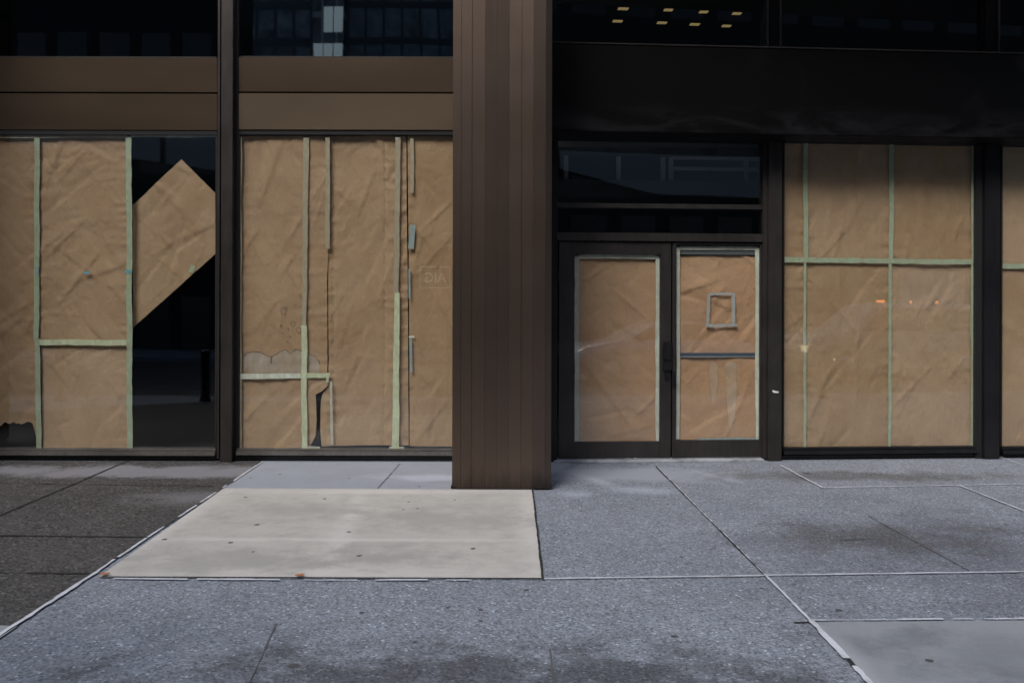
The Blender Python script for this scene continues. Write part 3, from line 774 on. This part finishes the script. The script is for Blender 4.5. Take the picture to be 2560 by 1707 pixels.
tape(L,(973,1121),(1010,1122),9,'tape_edge','short level tape at the foot of the bright right tape')
tape(L,(768,1119),(800,1121),8,'tape_edge','short level tape at the foot of the torn black slit')
tape(L,(1030,346),(1030,482),9,'tape_faded','short faded tape at the top of the sheet beside the column')
tape(L,(1032,562),(1027,622),14,'tape_teal','thick blue grey tape piece on the seam beside the column',wav=.4,o=.008)
tape(L,(1023,672),(1024,746),5,'tape_teal','thin blue grey sliver on the seam, below the thick piece',wav=.4,o=.008)
tape(L,(1027,848),(1028,930),6,'tape_teal','thin blue grey sliver lowest on the seam beside the column',wav=.4,o=.008)
tape(L,(988,346),(1001,346),3,'tape_white','tiny white strip at the top of the right tape of the middle window',o=.007)
tape(L,(1022,842),(1036,840),5,'tape_white','tiny curled white scrap on the seam beside the column',o=.007)
# doors
E='tape_edge'
tape(R,(1442,640),(1442,1103),11,E,'border tape greyed for the column shade, down the left side of the left door glass')  # the column's shade on this tape is put into its grey colour
tape(R,(1644,640),(1644,1104),11,'tape_white','pale tape down the right side of the left door glass')
tape(R,(1447,641),(1639,642),10,'tape_white','pale tape across the top of the left door glass')
tape(R,(1695,618),(1695,1098),9,E,'pale grey tape down the left side of the right door glass')
tape(R,(1894,618),(1894,1098),11,'tape_white','pale tape down the right side of the right door glass')
tape(R,(1700,620),(1889,621),9,E,'grey tape across the top of the right door glass')
tape(R,(1745,1097),(1889,1096),5,'tape_teal','thin blue green tape along the foot of the right door paper')
Gy='tape_grey'
tape(R,(1772,736),(1769,815),8,Gy,'left side of the taped grey rectangle on the right door',wav=1.6)
tape(R,(1833,733),(1834,815),10,Gy,'right side of the taped grey rectangle on the right door',wav=1.6)
tape(R,(1773,735),(1832,734),7,Gy,'top side of the taped grey rectangle on the right door',o=.009,wav=1.6)
tape(R,(1765,815),(1844,814),8,Gy,'bottom side of the taped grey rectangle on the right door',o=.009,wav=2)
# right window
tape(R,(2015,352),(2015,648),12,'tape','upper left upright green tape of the right window')
tape(R,(2012,656),(2012,1118),7,'tape','thin lower left upright green tape of the right window')
tape(R,(2229,354),(2228,652),12,'tape','upper middle upright green tape of the right window')
tape(R,(2225,656),(2224,1118),8,'tape','thin lower middle upright green tape of the right window')
tape(R,(2434,356),(2431,1117),11,'tape','upright green tape at the right edge of the right window')
tape(R,(1958,649),(2432,655),13,'tape','long level green tape across the right window',o=.0085)
tape(R,(1958,352),(2438,357),10,'tape','shaded level tape along the top of the right window')
tape(R,(2502,666),(2960,668),13,'tape','level green tape at the far right edge of the picture')

# white smear on the door mullion
b = R.uz(1938,979,-.0905)
sm = prism('paper_scrap', [(b[0]-.034,b[1]+.012),(b[0]-.018,b[1]+.016),(b[0]+.008,b[1]+.006),(b[0]+.034,b[1]+.004),(b[0]+.036,b[1]-.010),(b[0]+.004,b[1]-.012),(b[0]-.022,b[1]-.008)], -.0945, -.0902, plain('white_scrap',(.72,.73,.74),.7)); R.place(sm)
tag(sm, 'white torn sticker scrap on the dark mullion right of the doors', 'sticker')
# litter: crumbs by the door meeting stiles, two orange leaves in the joint
lit = random.Random(8)
def crumb(px,py,sz,mat,name,label,cat,group=None,z=.006,flat=.5):
    x,y = G(px,py); bm = bmesh.new(); bmesh.ops.create_icosphere(bm, subdivisions=2, radius=sz)
    sd_=lit.uniform(0,50)
    for v in bm.verts:
        v.co *= 1+.55*mnoise.noise(v.co*(1.2/sz)+Vector((sd_,0,0))); v.co.z *= flat
    me=bpy.data.meshes.new(name); bm.to_mesh(me); bm.free()
    o=link(name,me,mat); o.location=(x,y,z); o.rotation_euler=(0,0,lit.uniform(0,6)); return tag(o,label,cat,group)
wl_ = plain('white_crumb',(.6,.6,.6),.8)
for px,py,sz in ((1561,1152,.012),(1572,1153,.010),(1583,1150,.016),(1592,1149,.020),(1599,1151,.014),(1606,1152,.009),(1566,1155,.008),(1588,1154,.011)):
    crumb(px,py,sz,wl_,'litter_crumb','white crumb of litter where the two doors meet at the threshold','litter','white crumbs at the door threshold',z=.036)
ol = plain('orange_leaf',(.42,.15,.05),.7)
def leaf(px,py,label,rz):
    x,y = G(px,py); pts=[(-.028,0),(-.012,.014),(.012,.016),(.028,.003),(.012,-.013),(-.012,-.012)]
    o = prism('fallen_leaf', pts, .0,.004, ol, None, 0, axis='z')
    bm=bmesh.new(); bm.from_mesh(o.data)
    for v in bm.verts: v.co.z += v.co.x**2*5+abs(v.co.y)*.3
    bm.to_mesh(o.data); bm.free()
    o.location=(x,y,.014); o.rotation_euler=(0,0,rz); tag(o,label,'leaf')
leaf(262,1442,'small orange leaf at the near left corner of the pale slab',.1)
leaf(749,1445,'small orange leaf half way along the near edge of the pale slab',.3)
# trodden gum spots
gum_d = plain('old_gum', (.075,.075,.07), .9); gum_g = plain('old_gum_grey', (.06,.062,.066), .9)
def gum(px,py,w,mat,label,group,z):
    a=G(px-w/2,py); c=G(px+w/2,py); r=max(.012,(c[0]-a[0])/2); x,y=G(px,py); V=[(0,0,.0022)];Fc=[]; n=14; ph=lit.uniform(0,9)
    for k in range(n):
        t=2*math.pi*k/n; rr=r*(1+.28*mnoise.noise(Vector((math.cos(t)*1.3,math.sin(t)*1.3,ph)))); V.append((rr*math.cos(t),rr*math.sin(t)*1.0,.0004))
    for k in range(n): Fc.append((0,1+k,1+(k+1)%n))
    o=pydata('gum_spot',V,Fc,mat,None); o.location=(x,y,z); tag(o,label,'gum spot',group)
for px,py,w in ((614,1245,10),(812,1249,10),(1008,1276,8),(1044,1273,8),(1137,1252,7),(1022,1257,6),(643,1314,14),(872,1332,12),(412,1351,14),(577,1359,14),(898,1392,15),(1183,1374,14),(633,1382,6)):
    gum(px,py,w,gum_d,'dark trodden gum spot on the pale new slab','gum spots on the pale slab',.0085)
for px,py,w in ((700,1186,8),(626,1196,6),(873,1197,6),(971,1196,6),(1049,1217,8)):
    gum(px,py,w,gum_g,'tiny dark gum spot on the smooth blue slab along the window','gum spots on the blue slab',.0045)
for px,py,w in ((1412,1332,7),(1453,1277,8),(1669,1260,9),(1673,1221,6),(1703,1391,11),(735,1664,30),(905,1531,16),(1120,1518,10),(1202,1524,14),(1203,1552,9),(1316,1474,16),(1686,1590,20),(1900,1310,7),(2018,1183,22),(2098,1525,20),(1755,1334,8),(1037,1605,12),(1432,1191,7),(1687,1246,8),(1905,1471,12)):
    gum(px,py,w,gum_g,'dark trodden gum spot on the speckled grey pavement','gum spots on the grey pavement',.0006)
gum(2323,1653,22,gum_g,'dark gum spot on the smooth slab in the near right corner',None,.0045)

# ------------------------------------------------------------------ across the street (seen only in the glass)
def facade_mat(name, wall, glass, sx, sz, wx=.7, wz=.6, r=.25):
    m = Mat(name); s = m.new('SeparateXYZ'); m.lk(m.world(), s.inputs[0])
    fx = m.math('FRACT', m.math('DIVIDE', s.outputs[0], sx)); fz = m.math('FRACT', m.math('DIVIDE', s.outputs[2], sz))
    k = m.math('MULTIPLY', m.math('LESS_THAN', fx, wx), m.math('LESS_THAN', fz, wz))
    nn_ = m.rng(m.noise(.22,4,.7,m.world(),dist=1.5),.35,.65)
    m.color(m.mix(k, wall, m.mix(nn_, tuple(c*.18 for c in glass), glass)))
    m.rough(m.rng(k,0,1,.8,r)); return m.m
def block(name, x0,x1,y0,y1,h,mat,label):
    e = boxes(name,[(x0,x1,y0,y1,0,h)],mat,None,0); tag(e,label,'building')
    boxes('parapet',[(x0-.2,x1+.2,y0-.2,y1+.2,h+.002,h+.9)],M['bronze_dark'],e,0)
    boxes('canopy',[(x0+.5,x1-.5,y1+.003,y1+2.0,3.6,4.0)],M['black_frame'],e,.02)
    return e
fb = block('far_building',-60,-11.2,-30,-26,26,facade_mat('dark_tower',(.015,.017,.02),(.05,.06,.07),1.6,3.4),'dark glass tower with an added pale band across the street')
band = plain('pale_band',(.33,.36,.36),.7)  # strips added so the glass mirrors a bright, sky-like patch
prism('band',[(-13.35,8.25),(-11.25,8.25),(-11.25,6.85),(-13.35,7.15)],-25.99,-25.8,band,fb); prism('band',[(-20,8.25),(-13.6,8.25),(-13.6,7.2),(-20,8.0)],-25.99,-25.8,band,fb)
block('far_building',-11,1.5,-44,-26,8.6,facade_mat('grey_block',(.06,.064,.07),(.06,.07,.08),2.2,3.2),'low grey office block across the street')
fb = block('far_building',2.2,60,-48,-26,25,facade_mat('brown_block',(.022,.02,.019),(.02,.023,.026),2.0,3.3),'brown office block across the street')
prism('band',[(5.5,7.05),(9.5,6.1),(14.2,6.05),(14.2,7.75),(5.5,7.75)],-25.99,-25.8,band,fb)
boxes('shopfront',[(19.8,22.7,-25.99,-25.85,1.3,3.5)],plain('pale_shopfront',(.8,.8,.8),.5),fb,.01)
block('far_building',-46,-16.6,-90,-66,42,facade_mat('blue_tower',(.12,.145,.16),(.36,.43,.48),1.5,3.0,.8,.75),'blue glass block standing far behind the low one')
fb = block('far_building',-16.5,-13.9,-88,-65.5,42,facade_mat('pale_tower',(.5,.55,.55),(.35,.40,.42),1.2,2.6,.85,.8),'slim pale tower standing far behind the low block')
office = emit('sky_glow',(.78,.95,1.0),.45)  # glowing panes added to stand for bright sky mirrored in the upper glass
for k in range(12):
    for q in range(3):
        if (k*3+q)%7 not in (3,): boxes('sky_glow_pane',[(-16.4+q*.84,-15.66+q*.84,-65.49,-65.45,.3+k*3.0,2.4+k*3.0)],office,fb,0)
block('far_building',-13.8,30,-90,-66,42,facade_mat('slate_tower',(.09,.11,.12),(.26,.31,.35),1.5,3.0,.85,.8),'slate glass block standing far behind the low one')
# backlit sign
sgn = empty('backlit_sign', (-2.95,-25.6,2.78)); tag(sgn,'dark sign board with white backlit letters across the street','sign')
boxes('board',[(-.62,.62,-.08,0,-.42,.42)],M['black_frame'],sgn,.01)
M['sign'] = emit('lit_letters',(1,.97,.9),.30)
def letters():
    cu = bpy.data.curves.new('lettering','FONT'); cu.body='AIG'; cu.size=.52; cu.align_x='CENTER'; cu.extrude=.01
    t = bpy.data.objects.new('lettering', cu); COL.objects.link(t)
    dg = bpy.context.evaluated_depsgraph_get(); me = bpy.data.meshes.new_from_object(t.evaluated_get(dg))
    bpy.data.objects.remove(t)
    o = link('lettering', me, M['sign'], sgn); o.location=(0,.013,-.19); o.rotation_euler=(math.pi/2,0,math.pi)
letters()
boxes('border',[(-.60,.60,.001,.012,.385,.41),(-.60,.60,.001,.012,-.41,-.385),(-.60,-.575,.001,.012,-.384,.384),(.575,.60,.001,.012,-.384,.384)],M['sign'],sgn,0)
# bollards
def bollard(x,y,label):
    o = lathe('bollard',[(.10,0),(.10,.03),(.075,.05),(.075,.78),(.085,.79),(.085,.83),(.06,.86)],M['black_frame']); o.location=(x,y,.001)
    tag(o,label,'bollard','bollards along the kerb')
bollard(-5.16,-6.05,'black steel bollard near the kerb'); bollard(-7.6,-6.05,'second black steel bollard near the kerb'); bollard(6.4,-6.05,'black steel bollard near the kerb on the right')
# vehicles
M['tyre']=plain('tyre_rubber',(.02,.02,.02),.8); M['rim']=plain('alloy_rim',(.5,.5,.5),.3,Metallic=.9)
M['carglass']=plain('car_glass',(.01,.012,.014),.05)
def vehicle(name,loc,rz,prof,glassq,w,paint,wheels,label,cat,lamps=()):
    e=empty(name,loc,rz); tag(e,label,cat)
    bm=bmesh.new(); secs=[]
    for t,sc in ((-1,.90),(-.86,1),(.86,1),(1,.90)):
        secs.append([bm.verts.new((a*(1 if sc==1 else .985), t*w/2*(1-.12*max(0,(b-.85))/.6), .5+(b-.5)*(sc if b>.5 else 1))) for a,b in prof])
    n=len(prof)
    for s0,s1 in zip(secs[:-1],secs[1:]):
        for i in range(n): bm.faces.new((s0[i],s1[i],s1[(i+1)%n],s0[(i+1)%n]))
    bm.faces.new(secs[0]); bm.faces.new(secs[-1][::-1]); bmesh.ops.recalc_face_normals(bm,faces=bm.faces[:])
    bmesh.ops.bevel(bm,geom=bm.edges[:],offset=.04,segments=3,affect='EDGES',clamp_overlap=True)
    me=bpy.data.meshes.new('body'); bm.to_mesh(me); bm.free()
    for p in me.polygons: p.use_smooth=True
    link('body',me,paint,e)
    for gq in glassq:
        for sg in (-1,1):
            o=prism('window',gq,0,.012,M['carglass'],e,0); o.location=(0,sg*(w/2*.955)-(.006),0)
    for xw,r in wheels:
        for sg in (-1,1):
            t=lathe('wheel',[(r*.6,-.11),(r*.96,-.10),(r,-.07),(r,.07),(r*.96,.10),(r*.6,.11)],M['tyre'],e,24); t.location=(xw,sg*(w/2-.10),r); t.rotation_euler=(math.pi/2,0,0)
            lathe('rim',[(r*.2,-.115),(r*.6,-.113),(r*.62,.113),(r*.2,.115)],M['rim'],t,24)
    for nm,bx_,mt in lamps: boxes(nm,[bx_],mt,e,.006)
    return e
sed=[(-2.3,.35),(-2.32,.7),(-2.2,.95),(-1.6,1.0),(-.95,1.42),(.35,1.45),(1.15,1.02),(2.05,.86),(2.3,.65),(2.3,.32),(1.9,.25),(-1.9,.25)]
vehicle('sedan_car',(5.2,-11.8,-.15),math.pi,sed,[[(-1.4,1.02),(-.9,1.36),(-.3,1.38),(-.3,1.02)],[(-.22,1.02),(-.22,1.38),(.33,1.38),(.95,1.03)]],1.8,plain('silver_paint',(.5,.52,.55),.25,Metallic=.6),((-1.4,.33),(1.4,.33)),'silver sedan passing on the street','car',
   (('headlight',(2.2,2.33,-.75,-.45,.62,.72),M['sign']),('headlight',(2.2,2.33,.45,.75,.62,.72),M['sign'])))
van=[(-2.5,.4),(-2.55,1.15),(-2.3,1.7),(-1.9,1.86),(.7,1.88),(1.45,1.25),(2.35,1.1),(2.5,.85),(2.5,.4),(2.1,.3),(-2.2,.3)]
amb = emit('amber_lamp',(1,.35,.08),2.5); hd = emit('head_lamp',(1,.80,.5),1.1)
vehicle('utility_car',(11.4,-12.62,-.15),math.pi,van,[[(-1.9,1.2),(-1.85,1.72),(-.6,1.75),(-.6,1.2)],[(-.5,1.2),(-.5,1.75),(.6,1.75),(1.15,1.22)]],1.95,plain('silver_grey_paint',(.42,.43,.44),.25),((-1.6,.38),(1.6,.38)),'silver utility car with a row of amber roof lamps on the street','car',
   tuple(('marker_lamp',(x-.025,x+.025,-.86,-.80,1.885,1.94),amb) for x in (-.2,.55,.62,.69,-.9)) + (('headlight',(2.44,2.53,-.85,-.55,.7,.85),hd),('headlight',(2.44,2.53,.55,.85,.7,.85),hd),('fog_lamp',(1.86,1.92,-.99,-.95,.5,.55),hd)))
